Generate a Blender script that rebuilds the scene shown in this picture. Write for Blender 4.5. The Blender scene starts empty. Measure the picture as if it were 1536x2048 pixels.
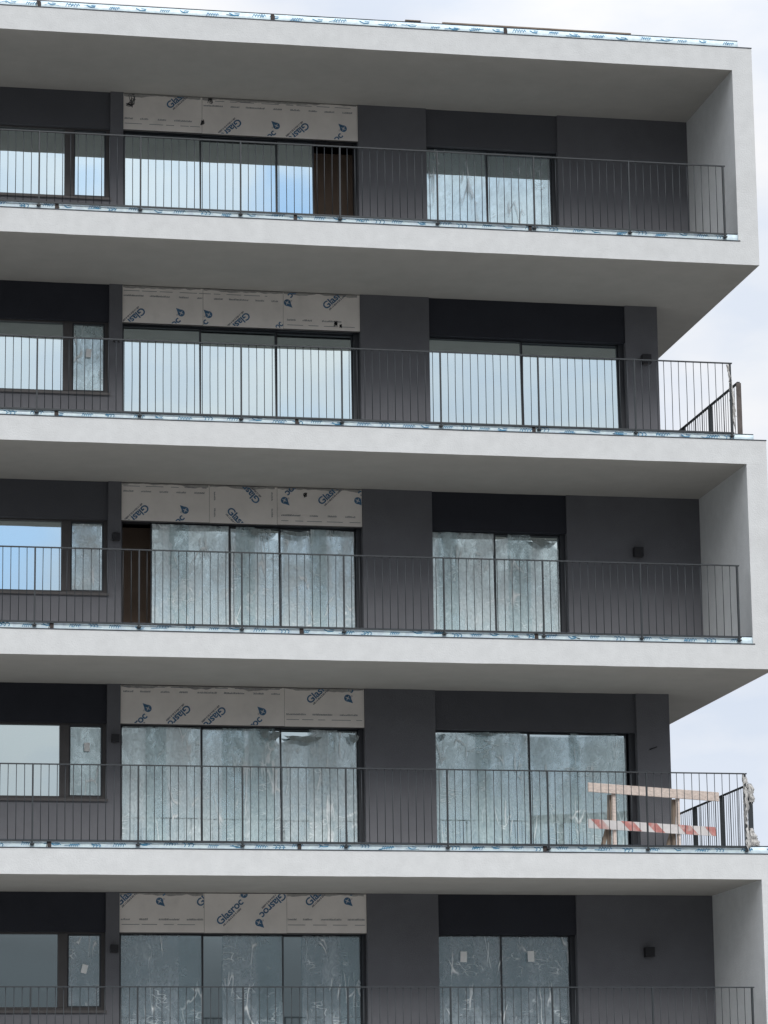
import bpy, bmesh, math, random
from mathutils import Vector, Matrix, noise
random.seed(7)
R = math.radians
sc = bpy.context.scene
COL = sc.collection

# ------------------------------------------------------------------ camera, world, sun
EYE = Vector((-7.3095, -45.419, 1.6)); YAW, PITCH, ROLL, FPX = 0.19685, 0.21112, -0.01251, 6507.08
fw = Vector((math.sin(YAW)*math.cos(PITCH), math.cos(YAW)*math.cos(PITCH), math.sin(PITCH)))
rt = Vector((math.cos(YAW), -math.sin(YAW), 0)); up = rt.cross(fw)
r2 = rt*math.cos(ROLL)+up*math.sin(ROLL); u2 = -rt*math.sin(ROLL)+up*math.cos(ROLL)
cd = bpy.data.cameras.new('camera'); cam = bpy.data.objects.new('camera', cd); COL.objects.link(cam)
m = Matrix((r2, u2, -fw)).transposed().to_4x4(); m.translation = EYE; cam.matrix_world = m
cd.sensor_fit = 'VERTICAL'; cd.sensor_height = 36.0; cd.lens = FPX/2048*36.0
cd.clip_start = 0.5; cd.clip_end = 8000; sc.camera = cam

SUN_EL, SUN_AZ = R(36), R(182)        # azimuth clockwise from +Y: behind the camera, a little to its left
w = bpy.data.worlds.new('World'); sc.world = w; w.use_nodes = True
nt = w.node_tree; nt.nodes.clear(); N = nt.nodes.new; L = nt.links.new
out = N('ShaderNodeOutputWorld'); bg = N('ShaderNodeBackground'); bg.inputs['Strength'].default_value = 0.1
sky = N('ShaderNodeTexSky'); sky.sky_type = 'NISHITA'; sky.sun_disc = False
sky.sun_elevation = SUN_EL; sky.sun_rotation = SUN_AZ; sky.air_density = 1.0; sky.dust_density = 1.5
tc = N('ShaderNodeTexCoord'); mp = N('ShaderNodeMapping'); mp.inputs['Scale'].default_value = (1, 1, 2.2)
mp.inputs['Location'].default_value = (0.35, 0.1, 0.0)
L(tc.outputs['Generated'], mp.inputs['Vector'])
n1 = N('ShaderNodeTexNoise'); n1.inputs['Scale'].default_value = 5.0; n1.inputs['Detail'].default_value = 7; n1.inputs['Roughness'].default_value = .5
n1.inputs['Distortion'].default_value = .4
L(mp.outputs['Vector'], n1.inputs['Vector'])
cr = N('ShaderNodeValToRGB'); cr.color_ramp.elements[0].position = .30; cr.color_ramp.elements[0].color = (.88, .88, .88, 1)
cr.color_ramp.elements[1].position = .48; cr.color_ramp.elements[1].color = (1, 1, 1, 1)
L(n1.outputs['Fac'], cr.inputs['Fac'])
# cloud brightness: overcast luminance rises with elevation, modulated by a second noise
sep = N('ShaderNodeSeparateXYZ'); L(tc.outputs['Generated'], sep.inputs[0])
mr = N('ShaderNodeMapRange'); mr.inputs['From Min'].default_value = .3; mr.inputs['From Max'].default_value = 1
mr.inputs['To Min'].default_value = 1.0; mr.inputs['To Max'].default_value = 1.8
L(sep.outputs['Z'], mr.inputs['Value'])
n2 = N('ShaderNodeTexNoise'); n2.inputs['Scale'].default_value = 13.0; n2.inputs['Detail'].default_value = 6
L(mp.outputs['Vector'], n2.inputs['Vector'])
c2 = N('ShaderNodeValToRGB'); c2.color_ramp.elements[0].position = .35; c2.color_ramp.elements[0].color = (7.1, 7.7, 8.7, 1)
c2.color_ramp.elements[1].position = .65; c2.color_ramp.elements[1].color = (9.1, 9.1, 9.2, 1)
L(n2.outputs['Fac'], c2.inputs['Fac'])
mul = N('ShaderNodeVectorMath'); mul.operation = 'SCALE'; L(c2.outputs['Color'], mul.inputs[0]); L(mr.outputs['Result'], mul.inputs['Scale'])
mx = N('ShaderNodeMix'); mx.data_type = 'RGBA'
# a darker bank low on the side behind the camera, with two small openings of blue higher up
def mth(op, a, b=None, clamp=False):
    q = N('ShaderNodeMath'); q.operation = op; q.use_clamp = clamp
    for i, x in enumerate((a, b)):
        if x is None: continue
        if isinstance(x, (int, float)): q.inputs[i].default_value = x
        else: L(x, q.inputs[i])
    return q.outputs[0]
def rng(v, a, b, c, d):
    q = N('ShaderNodeMapRange'); q.interpolation_type = 'SMOOTHSTEP'
    for nme, x in zip(('From Min', 'From Max', 'To Min', 'To Max'), (a, b, c, d)): q.inputs[nme].default_value = x
    L(v, q.inputs['Value']); return q.outputs['Result']
back = rng(sep.outputs['Y'], -.5, .0, 1, 0); low = rng(sep.outputs['Z'], .14, .36, 1, 0)
bank = mth('MULTIPLY', mth('SUBTRACT', 1.0, mth('MULTIPLY', mth('MULTIPLY', back, low), .42)), mth('ADD', 1.0, mth('MULTIPLY', back, .15)))
mul2 = N('ShaderNodeVectorMath'); mul2.operation = 'SCALE'; L(mul.outputs['Vector'], mul2.inputs[0]); L(bank, mul2.inputs['Scale'])
n3 = N('ShaderNodeTexNoise'); n3.inputs['Scale'].default_value = 30; n3.inputs['Detail'].default_value = 5; L(tc.outputs['Generated'], n3.inputs['Vector'])
wob = N('ShaderNodeVectorMath'); wob.operation = 'MULTIPLY_ADD'; L(n3.outputs['Color'], wob.inputs[0]); wob.inputs[1].default_value = (.03, .03, .03)
L(tc.outputs['Generated'], wob.inputs[2])
cover = cr.outputs['Color']
for az, el, rad, amt in ((10.3, 19.2, 1.15, .92), (5.9, 20.8, .55, .5), (3.9, 14.1, 1.5, .8), (11.2, 16.0, 1.0, .3), (9.3, 15.6, .9, .35)):
    dv_ = (math.sin(R(az))*math.cos(R(el))+.015, -math.cos(R(az))*math.cos(R(el))+.015, math.sin(R(el))+.015)
    ds = N('ShaderNodeVectorMath'); ds.operation = 'DISTANCE'; L(wob.outputs['Vector'], ds.inputs[0]); ds.inputs[1].default_value = dv_
    cover = mth('MULTIPLY', cover, rng(ds.outputs['Value'], R(rad)*.35, R(rad)*1.5, 1-amt, 1))
L(cover, mx.inputs['Factor']); 
tintn = N('ShaderNodeMix'); tintn.data_type = 'RGBA'; tintn.blend_type = 'MULTIPLY'; tintn.inputs['Factor'].default_value = 1
tintn.inputs['B'].default_value = (.40, .60, .86, 1); L(sky.outputs['Color'], tintn.inputs['A']); L(tintn.outputs['Result'], mx.inputs['A']); L(mul2.outputs['Vector'], mx.inputs['B'])
L(mx.outputs['Result'], bg.inputs['Color']); L(bg.outputs['Background'], out.inputs['Surface'])

sd = bpy.data.lights.new('sun', 'SUN'); sun = bpy.data.objects.new('sun', sd); COL.objects.link(sun)
sd.energy = 1.5; sd.angle = R(18); sd.color = (1, .97, .93)
sdir = Vector((math.sin(SUN_AZ)*math.cos(SUN_EL), math.cos(SUN_AZ)*math.cos(SUN_EL), math.sin(SUN_EL)))
sun.rotation_euler = sdir.to_track_quat('Z', 'Y').to_euler(); sun.location = (0, -20, 60)
sc.view_settings.view_transform = 'Standard'; sc.view_settings.look = 'None'
sc.view_settings.exposure = 0.08; sc.view_settings.gamma = 1.0; sc.view_settings.use_curve_mapping = False

# ------------------------------------------------------------------ dimensions (metres)
H = 3.1; Z0 = 6.2226          # storey height, bottom of the slab under the second balcony
D = 2.487                     # balcony depth: facade plane
XI, XO = 7.28, 7.60           # end wall inside / outside
XL = -7.8; YB = 13.0
def zb(k): return Z0 + k*H
T = .362                      # slab plaster height

# ------------------------------------------------------------------ materials
def mat(name, base, rough=.8, metallic=0.0, var=.12, vscale=3.0, bump=.0, bscale=60, stain=None, spec=.3, stretch=(1, 1, 1), sth=.6):
    m = bpy.data.materials.new(name); m.use_nodes = True; t = m.node_tree
    b = t.nodes['Principled BSDF']; b.inputs['Roughness'].default_value = rough; b.inputs['Metallic'].default_value = metallic
    b.inputs['Specular IOR Level'].default_value = spec
    tc = t.nodes.new('ShaderNodeTexCoord'); mp = t.nodes.new('ShaderNodeMapping'); mp.inputs['Scale'].default_value = stretch
    t.links.new(tc.outputs['Object'], mp.inputs['Vector'])
    n = t.nodes.new('ShaderNodeTexNoise'); n.inputs['Scale'].default_value = vscale; n.inputs['Detail'].default_value = 8; n.inputs['Roughness'].default_value = .62
    t.links.new(mp.outputs['Vector'], n.inputs['Vector'])
    r = t.nodes.new('ShaderNodeValToRGB'); r.color_ramp.elements[0].position = .3; r.color_ramp.elements[1].position = .7
    r.color_ramp.elements[0].color = tuple(c*(1-var) for c in base)+(1,); r.color_ramp.elements[1].color = tuple(min(1, c*(1+var)) for c in base)+(1,)
    t.links.new(n.outputs['Fac'], r.inputs['Fac']); col = r.outputs['Color']
    if stain:
        sc_, amt, scol = stain
        n2 = t.nodes.new('ShaderNodeTexNoise'); n2.inputs['Scale'].default_value = sc_; n2.inputs['Detail'].default_value = 5
        t.links.new(mp.outputs['Vector'], n2.inputs['Vector'])
        r2 = t.nodes.new('ShaderNodeValToRGB'); r2.color_ramp.elements[0].position = sth; r2.color_ramp.elements[0].color = (0, 0, 0, 1)
        r2.color_ramp.elements[1].position = sth+.18; r2.color_ramp.elements[1].color = (amt, amt, amt, 1)
        t.links.new(n2.outputs['Fac'], r2.inputs['Fac'])
        mx = t.nodes.new('ShaderNodeMix'); mx.data_type = 'RGBA'; t.links.new(r2.outputs['Color'], mx.inputs['Factor'])
        t.links.new(col, mx.inputs['A']); mx.inputs['B'].default_value = tuple(scol)+(1,); col = mx.outputs['Result']
    t.links.new(col, b.inputs['Base Color'])
    if bump:
        n3 = t.nodes.new('ShaderNodeTexNoise'); n3.inputs['Scale'].default_value = bscale; n3.inputs['Detail'].default_value = 4
        t.links.new(tc.outputs['Object'], n3.inputs['Vector'])
        bp = t.nodes.new('ShaderNodeBump'); bp.inputs['Strength'].default_value = bump; bp.inputs['Distance'].default_value = .01
        t.links.new(n3.outputs['Fac'], bp.inputs['Height']); t.links.new(bp.outputs['Normal'], b.inputs['Normal'])
    return m

M = {}
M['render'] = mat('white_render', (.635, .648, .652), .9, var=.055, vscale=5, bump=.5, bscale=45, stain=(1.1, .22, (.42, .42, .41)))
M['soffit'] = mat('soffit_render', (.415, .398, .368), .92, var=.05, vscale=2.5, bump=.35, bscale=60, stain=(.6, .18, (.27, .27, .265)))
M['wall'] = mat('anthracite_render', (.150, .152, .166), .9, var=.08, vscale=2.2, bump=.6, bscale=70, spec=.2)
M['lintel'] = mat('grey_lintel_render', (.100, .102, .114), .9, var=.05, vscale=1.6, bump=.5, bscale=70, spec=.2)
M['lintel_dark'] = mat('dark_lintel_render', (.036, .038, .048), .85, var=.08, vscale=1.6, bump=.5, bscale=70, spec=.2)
M['board'] = mat('sheathing_board', (.85, .80, .755), .9, var=.06, vscale=2.5, bump=.1, bscale=30, stain=(3.0, .3, (.55, .52, .49)))
M['ink'] = mat('blue_ink', (.07, .165, .29), .7, var=.25, vscale=25)
M['ink_pale'] = mat('faded_ink', (.15, .16, .19), .8, var=.25, vscale=25)
M['ink_black'] = mat('black_marker', (.07, .07, .08), .8, var=.2, vscale=20)
M['filler'] = mat('filler_smear', (.40, .385, .37), .9, var=.2, vscale=12)
M['ink_white'] = mat('board_white', (.62, .62, .62), .8, var=.05)
M['frame'] = mat('window_frame_coating', (.022, .025, .032), .42, var=.1, vscale=4, spec=.5)
M['frame_brown'] = mat('window_frame_grey', (.075, .070, .070), .45, var=.12, vscale=4, spec=.4)
M['metal'] = mat('railing_coating', (.022, .028, .033), .5, var=.15, vscale=8, spec=.5)
M['post_worn'] = mat('worn_brown_post', (.11, .095, .088), .7, var=.35, vscale=9)
M['drip'] = mat('drip_profile', (.05, .06, .075), .5, var=.2, vscale=6)
M['filmw'] = mat('flashing_under_film', (.70, .84, .96), .30, var=.16, vscale=12, bump=.4, bscale=14, spec=.6)
M['teal'] = mat('film_print', (.05, .25, .44), .5, var=.3, vscale=20)
M['tape'] = mat('joint_sealant', (.055, .045, .042), .7, var=.3, vscale=30)
M['inner'] = mat('interior_plaster', (.16, .14, .13), .9, var=.08, vscale=1)
M['inner_board'] = mat('brown_fibreboard', (.30, .22, .17), .9, var=.15, vscale=2)
M['lamp'] = mat('lamp_housing', (.022, .022, .026), .5, var=.1)
M['paper'] = mat('paper', (.92, .93, .92), .8, var=.04)
M['wood'] = mat('raw_timber', (.66, .56, .50), .85, var=.22, vscale=5, bump=.3, bscale=30, stretch=(1, 8, 8), stain=(2.5, .35, (.25, .18, .13)))
M['wood_dark'] = mat('weathered_timber', (.25, .20, .16), .85, var=.25, vscale=6, bump=.3, stretch=(1, 1, .2))
M['white_paint'] = mat('chipped_white_paint', (.66, .63, .62), .7, var=.08, vscale=9, stain=(7, .5, (.45, .38, .33)))
M['red_paint'] = mat('faded_red_paint', (.52, .22, .20), .75, var=.25, vscale=9, stain=(6, .95, (.60, .50, .47)), sth=.47)
M['ground'] = mat('pale_gravel_ground', (.085, .085, .08), .95, var=.2, vscale=.2)
M['paving'] = mat('concrete_paving', (.42, .415, .40), .9, var=.1, vscale=.6)
M['hill'] = mat('wooded_hill', (.055, .062, .064), .95, var=.35, vscale=.02)
M['far_wall'] = mat('far_housing_render', (.33, .32, .30), .9, var=.06, vscale=.3)
M['far_roof'] = mat('far_roof_tiles', (.20, .11, .08), .9, var=.15, vscale=.5)

def glass(name, tint=(.78, .90, .93), fac=.82, rough=.0, wav=.0):
    m = bpy.data.materials.new(name); m.use_nodes = True; t = m.node_tree; t.nodes.clear()
    o = t.nodes.new('ShaderNodeOutputMaterial'); g = t.nodes.new('ShaderNodeBsdfGlossy'); g.inputs['Roughness'].default_value = rough
    g.inputs['Color'].default_value = tint+(1,)
    tr = t.nodes.new('ShaderNodeBsdfTransparent'); tr.inputs['Color'].default_value = (.36, .42, .42, 1)
    mx = t.nodes.new('ShaderNodeMixShader'); mx.inputs['Fac'].default_value = fac
    t.links.new(tr.outputs[0], mx.inputs[1]); t.links.new(g.outputs[0], mx.inputs[2]); t.links.new(mx.outputs[0], o.inputs['Surface'])
    tc = t.nodes.new('ShaderNodeTexCoord'); n = t.nodes.new('ShaderNodeTexNoise'); n.inputs['Scale'].default_value = 1.3; n.inputs['Detail'].default_value = 1
    t.links.new(tc.outputs['Object'], n.inputs['Vector'])
    b = t.nodes.new('ShaderNodeBump'); b.inputs['Strength'].default_value = .25; b.inputs['Distance'].default_value = .004
    t.links.new(n.outputs['Fac'], b.inputs['Height']); t.links.new(b.outputs['Normal'], g.inputs['Normal'])
    return m
M['glass'] = glass('solar_control_glass')
M['glass_low'] = glass('solar_control_glass_low', (.80, .92, .97), .78, .04)  # slightly rougher, less mirroring glass for the lowest windows

def film(name, base, alpha, crease_glint, rough=.3):
    m = bpy.data.materials.new(name); m.use_nodes = True; t = m.node_tree; b = t.nodes['Principled BSDF']
    o = t.nodes['Material Output']
    b.inputs['Roughness'].default_value = rough; b.inputs['Specular IOR Level'].default_value = .6
    tc = t.nodes.new('ShaderNodeTexCoord')
    def nz(scale, det, st, dist=0):
        mp = t.nodes.new('ShaderNodeMapping'); mp.inputs['Scale'].default_value = st; t.links.new(tc.outputs['Object'], mp.inputs['Vector'])
        n = t.nodes.new('ShaderNodeTexNoise'); n.inputs['Scale'].default_value = scale; n.inputs['Detail'].default_value = det; n.inputs['Distortion'].default_value = dist
        t.links.new(mp.outputs['Vector'], n.inputs['Vector']); return n.outputs['Fac']
    # highlights on the creases, painted in white: thin ridges where a warped noise crosses 0.5, broken up by a mask
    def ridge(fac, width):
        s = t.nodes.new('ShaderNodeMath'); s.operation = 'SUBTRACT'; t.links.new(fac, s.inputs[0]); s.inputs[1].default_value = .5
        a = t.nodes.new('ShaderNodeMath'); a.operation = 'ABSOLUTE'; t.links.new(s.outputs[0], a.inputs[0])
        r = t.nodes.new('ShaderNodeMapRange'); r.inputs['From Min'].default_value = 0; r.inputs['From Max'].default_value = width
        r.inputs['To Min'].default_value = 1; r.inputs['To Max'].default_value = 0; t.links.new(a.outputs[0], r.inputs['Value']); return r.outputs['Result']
    def mth(op, a, b=None, clamp=False):
        q = t.nodes.new('ShaderNodeMath'); q.operation = op; q.use_clamp = clamp
        for i, x in enumerate((a, b)):
            if x is None: continue
            if isinstance(x, (int, float)): q.inputs[i].default_value = x
            else: t.links.new(x, q.inputs[i])
        return q.outputs[0]
    def mr(v, a, b, c=0, d=1):
        q = t.nodes.new('ShaderNodeMapRange'); q.interpolation_type = 'SMOOTHSTEP'
        for n_, x in zip(('From Min', 'From Max', 'To Min', 'To Max'), (a, b, c, d)): q.inputs[n_].default_value = x
        t.links.new(v, q.inputs['Value']); return q.outputs['Result']
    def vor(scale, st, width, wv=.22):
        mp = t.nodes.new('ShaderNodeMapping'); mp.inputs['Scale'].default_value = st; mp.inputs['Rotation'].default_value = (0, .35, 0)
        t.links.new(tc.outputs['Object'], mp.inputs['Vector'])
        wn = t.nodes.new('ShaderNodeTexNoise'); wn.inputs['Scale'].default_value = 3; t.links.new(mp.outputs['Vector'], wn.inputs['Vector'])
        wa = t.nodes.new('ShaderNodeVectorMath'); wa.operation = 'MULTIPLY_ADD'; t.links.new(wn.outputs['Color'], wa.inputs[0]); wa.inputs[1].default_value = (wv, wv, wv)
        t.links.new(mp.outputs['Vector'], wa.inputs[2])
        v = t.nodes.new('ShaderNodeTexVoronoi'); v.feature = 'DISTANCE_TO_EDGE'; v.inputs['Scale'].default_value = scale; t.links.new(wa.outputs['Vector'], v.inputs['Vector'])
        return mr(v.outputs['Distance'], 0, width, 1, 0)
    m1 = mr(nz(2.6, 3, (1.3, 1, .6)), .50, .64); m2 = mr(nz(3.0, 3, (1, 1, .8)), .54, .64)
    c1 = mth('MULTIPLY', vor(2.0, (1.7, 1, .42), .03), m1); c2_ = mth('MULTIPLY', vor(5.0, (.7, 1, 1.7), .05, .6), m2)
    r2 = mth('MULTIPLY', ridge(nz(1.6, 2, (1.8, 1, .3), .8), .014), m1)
    cs = mth('MULTIPLY', mth('MAXIMUM', mth('MAXIMUM', c1, mth('MULTIPLY', c2_, .7)), r2), crease_glint*.85)
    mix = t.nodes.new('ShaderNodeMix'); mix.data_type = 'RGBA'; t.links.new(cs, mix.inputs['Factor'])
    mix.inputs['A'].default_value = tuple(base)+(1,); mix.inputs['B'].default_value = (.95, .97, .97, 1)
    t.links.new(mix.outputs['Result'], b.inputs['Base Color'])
    # density: overlapping vertical widths, clouded handling marks, painted highlights on the creases
    band = mr(nz(2.3, 0, (1.7, 1, .10)), .46, .54, -.5, .5); cloud = mr(nz(2.2, 7, (1.3, 1, .7), .8), .33, .67, -.5, .5); fine = mr(nz(9, 6, (1.2, 1, .8), 1.5), .3, .7, -.5, .5)
    dens = mth('ADD', mth('ADD', mth('MULTIPLY', band, alpha*.25), mth('MULTIPLY', cloud, alpha*.7)), mth('ADD', mth('MULTIPLY', fine, alpha*.6), alpha))
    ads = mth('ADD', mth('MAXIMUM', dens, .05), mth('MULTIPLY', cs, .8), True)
    class _A: outputs = [ads]
    ad = _A
    bp = t.nodes.new('ShaderNodeBump'); bp.inputs['Strength'].default_value = .5; bp.inputs['Distance'].default_value = .04
    t.links.new(nz(4, 5, (1.1, 1, .8), 1.0), bp.inputs['Height']); t.links.new(bp.outputs['Normal'], b.inputs['Normal'])
    tr = t.nodes.new('ShaderNodeBsdfTransparent'); tr.inputs['Color'].default_value = (.95, .975, .985, 1)
    ms = t.nodes.new('ShaderNodeMixShader'); t.links.new(ad.outputs[0], ms.inputs['Fac'])
    t.links.new(tr.outputs[0], ms.inputs[1]); t.links.new(b.outputs['BSDF'], ms.inputs[2]); t.links.new(ms.outputs[0], o.inputs['Surface'])
    return m
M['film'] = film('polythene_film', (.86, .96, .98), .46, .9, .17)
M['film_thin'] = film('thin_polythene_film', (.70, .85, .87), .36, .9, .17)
M['film_low'] = film('grey_polythene_film', (.66, .74, .79), .30, 1.1, .17)  # greyer, more see-through film for the lowest windows
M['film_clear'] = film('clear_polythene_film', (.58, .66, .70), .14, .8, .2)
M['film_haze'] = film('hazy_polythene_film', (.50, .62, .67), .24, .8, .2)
M['film_fold'] = film('folded_polythene_film', (.34, .39, .39), .8, .4)
M['wrap'] = mat('crumpled_polythene', (.50, .49, .47), .35, var=.4, vscale=16, bump=.6, bscale=30, spec=.6)

# ------------------------------------------------------------------ mesh helpers
class MB:
    def __init__(s): s.v = []; s.f = []; s.mi = []
    def add(s, vs, fs, mi=0):
        o = len(s.v); s.v += [tuple(v) for v in vs]; s.f += [tuple(i+o for i in f) for f in fs]; s.mi += [mi]*len(fs); return s
    def box(s, x0, x1, y0, y1, z0, z1, mi=0):
        return s.add([(x0,y0,z0),(x1,y0,z0),(x1,y1,z0),(x0,y1,z0),(x0,y0,z1),(x1,y0,z1),(x1,y1,z1),(x0,y1,z1)],
                     [(0,3,2,1),(4,5,6,7),(0,1,5,4),(1,2,6,5),(2,3,7,6),(3,0,4,7)], mi)
    def bar(s, a, b, wx, wy, side=None, mi=0):
        a, b = Vector(a), Vector(b); d = (b-a).normalized()
        r = Vector(side) if side else (Vector((1, 0, 0)) if abs(d.x) < .9 else Vector((0, 1, 0)))
        r = (r - d*r.dot(d)).normalized(); q = d.cross(r)
        c = [(-1,-1),(1,-1),(1,1),(-1,1)]
        vs = [p+r*(i*wx/2)+q*(j*wy/2) for p in (a, b) for i, j in c]
        return s.add(vs, [(0,3,2,1),(4,5,6,7),(0,1,5,4),(1,2,6,5),(2,3,7,6),(3,0,4,7)], mi)
    def tube(s, pts, rad, n=6, mi=0):
        rings = []
        for i, p in enumerate(pts):
            p = Vector(p); d = (Vector(pts[min(i+1, len(pts)-1)])-Vector(pts[max(i-1, 0)])).normalized()
            r = Vector((1, 0, 0)) if abs(d.x) < .9 else Vector((0, 1, 0)); r = (r-d*r.dot(d)).normalized(); q = d.cross(r)
            rr = rad[i] if isinstance(rad, (list, tuple)) else rad
            rings.append([p+(r*math.cos(2*math.pi*k/n)+q*math.sin(2*math.pi*k/n))*rr for k in range(n)])
        vs = [v for g in rings for v in g]; fs = []
        for i in range(len(rings)-1):
            for k in range(n): fs.append((i*n+k, i*n+(k+1) % n, (i+1)*n+(k+1) % n, (i+1)*n+k))
        fs.append(tuple(range(n))[::-1]); fs.append(tuple((len(rings)-1)*n+k for k in range(n)))
        return s.add(vs, fs, mi)
    def ribbon(s, pts, wd, y, mi=0):
        """flat stroke in the XZ plane, facing -Y"""
        for (x0, z0), (x1, z1) in zip(pts[:-1], pts[1:]):
            dx, dz = x1-x0, z1-z0; l = math.hypot(dx, dz) or 1; nx, nz = -dz/l*wd/2, dx/l*wd/2
            s.add([(x0+nx, y, z0+nz), (x1+nx, y, z1+nz), (x1-nx, y, z1-nz), (x0-nx, y, z0-nz)], [(0, 3, 2, 1)], mi)
        return s
    def build(s, name, mats, parent=None, smooth=False, label=None):
        me = bpy.data.meshes.new(name); me.from_pydata(s.v, [], s.f)
        for q in (mats if isinstance(mats, (list, tuple)) else [mats]): me.materials.append(q)
        me.polygons.foreach_set('material_index', s.mi)
        if smooth: me.polygons.foreach_set('use_smooth', [True]*len(s.f))
        me.update(); o = bpy.data.objects.new(name, me); COL.objects.link(o)
        if parent: o.parent = parent
        if label: o['label'] = label
        return o
def tag(o, label=None, cat=None, group=None, kind=None):
    if label: o['label'] = label
    if cat: o['category'] = cat
    if group: o['group'] = group
    if kind: o['kind'] = kind
    return o
def bevel(o, w=.006, seg=2):
    b = o.modifiers.new('bevel', 'BEVEL'); b.width = w; b.segments = seg; b.limit_method = 'ANGLE'; return o

# ------------------------------------------------------------------ ground and surroundings behind the camera
def sheet(name, x0, x1, y0, y1, z, m, nx=1, ny=1):
    mb = MB(); mb.add([(x0, y0, z), (x1, y0, z), (x1, y1, z), (x0, y1, z)], [(0, 1, 2, 3)]); return tag(mb.build(name, m), kind='structure')
sheet('ground', -3000, 3000, -3000, 3000, 0, M['ground'])
sheet('pavement', -30, 30, -7, -.6, .004, M['paving'])
# wooded ridge opposite the facade; it is what the lower windows mirror
mb = MB(); n = 160; rows = 10
for i in range(n+1):
    a = R(-75 + 150*i/n)
    crest = 92 + 14*noise.noise(Vector((a*3.1, 2.2, 0))) + 4*noise.noise(Vector((a*14, 5, 0))) + 1.6*noise.noise(Vector((a*60, 9, 0)))
    for j in range(rows+1):
        t = j/rows; d = 380 + 260*t; z = crest*math.sin(t*math.pi/2)**1.2*(1+.03*noise.noise(Vector((a*40, t*6, 1))))
        mb.v.append((math.sin(a)*d, -math.cos(a)*d, z-.5))
for i in range(n):
    for j in range(rows): q = i*(rows+1)+j; mb.f.append((q, q+rows+1, q+rows+2, q+1)); mb.mi.append(0)
tag(mb.build('hills', M['hill'], smooth=True), kind='structure')

# ------------------------------------------------------------------ the apartment building
B = bpy.data.objects.new('apartment_building', None); B.location = (0, 0, 0); COL.objects.link(B)
tag(B, 'unfinished modern apartment block with white render balcony bands and dark grey recessed walls', 'building')

# slabs: front band of white render, grey soffit underneath
def slab(k, top=T):
    mb = MB(); x0, x1, y0, y1, z0, z1 = XL, XO, 0, YB, zb(k), zb(k)+top
    # front face subdivided a little so the hand-floated render is not perfectly true
    nx = 96
    fv = [(x0+(x1-x0)*i/nx, .0 if i in (0, nx) else .0035*noise.noise(Vector((i*.35, k*3.3, j*2.0))), (z0 if j == 0 else z1) + (0 if i in (0, nx) else .0035*noise.noise(Vector((i*.5, k*7.1+j*11, 0.3))))) for j in (0, 1) for i in range(nx+1)]
    mb.add(fv, [(i, i+1, nx+2+i, nx+1+i) for i in range(nx)], 0)
    bv = [(x0+(x1-x0)*i/nx, YB, (z0 if j == 0 else z1)) for j in (0, 1) for i in range(nx+1)]
    o = len(mb.v); mb.add(bv, [(i+1, i, nx+1+i, nx+2+i) for i in range(nx)], 0)
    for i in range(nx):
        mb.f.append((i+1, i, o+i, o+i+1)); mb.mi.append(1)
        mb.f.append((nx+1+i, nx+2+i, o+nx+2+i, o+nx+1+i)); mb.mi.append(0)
    mb.f.append((nx, o+nx, o+2*nx+1, 2*nx+1)); mb.mi.append(0)
    mb.f.append((0, nx+1, o+nx+1, o)); mb.mi.append(0)
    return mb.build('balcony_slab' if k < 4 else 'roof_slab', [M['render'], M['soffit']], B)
for k in range(-1, 5): slab(k)
for k in (-1, 1, 3):
    mb = MB(); mb.box(XI, XO, 0, YB, zb(k)+T, zb(k+1)); mb.build('end_wall', M['render'], B)

TW = .36                       # facade wall thickness
def wall_box(x0, x1, z0, z1, y0=D, y1=None, name='facade_wall', m='wall'):
    mb = MB(); mb.box(x0, x1, y0, y1 or y0+TW, z0, z1); return mb.build(name, M[m], B)
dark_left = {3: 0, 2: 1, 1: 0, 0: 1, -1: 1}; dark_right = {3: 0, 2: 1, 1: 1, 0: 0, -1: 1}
for k in range(-1, 4):
    z0, z1 = zb(k)+T, zb(k+1); box = k in (-1, 1, 3)
    xr = 5.135 if box else 6.165; xe = XI if box else 6.69
    s = zb(k)+1.35
    wall_box(XL, -2.0, z0, s, name='sill_wall')
    wall_box(-2.0, -1.8, z0, z1, name='pillar')
    wall_box(1.91, 3.0, z0, z1, name='pillar')
    wall_box(xr, xe, z0, z1, name='facade_wall')
    # recessed lintels
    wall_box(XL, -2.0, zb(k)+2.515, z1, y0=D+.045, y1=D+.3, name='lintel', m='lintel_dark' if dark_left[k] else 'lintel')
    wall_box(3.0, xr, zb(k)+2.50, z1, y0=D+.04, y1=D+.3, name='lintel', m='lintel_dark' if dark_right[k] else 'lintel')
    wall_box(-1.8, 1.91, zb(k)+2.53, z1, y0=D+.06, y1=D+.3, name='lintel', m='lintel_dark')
    if not box: wall_box(6.69-TW, 6.69, z0, z1, y0=D+TW, y1=YB-.3, name='side_wall')
    # window sill: thin pressed sheet
    mb = MB(); mb.box(XL, -1.985, D-.035, D+.16, s+.002, s+.017); mb.box(XL, -1.985, D-.038, D-.032, s-.018, s+.019)
    mb.build('window_sill', M['frame_brown'], B)
    # rooms behind
    mb = MB(); mb.box(XL, 6.3, D+5.0, D+5.1, z0, z1)
    for x in (-1.95, 2.4): mb.box(x-.06, x+.06, D+TW, D+5.0, z0, z1)
    mb.box(XL+.05, 6.3, D+TW+.02, D+4.98, z1-.02, z1-.004); mb.box(XL+.05, 6.3, D+TW+.02, D+4.98, z0+.004, z0+.02)
    mb.build('interior_wall', M['inner'], B)
mb = MB(); mb.box(XL, XO-.05, YB-.3, YB-.05, 0, zb(4)); mb.box(XL, XL+.2, D+TW, YB-.3, 0, zb(4)); mb.build('rear_wall', M['wall'], B)
mb = MB(); mb.box(XL, 6.69, D, D+TW, 0, zb(-1)); mb.build('ground_floor_wall', M['wall'], B)

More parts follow.
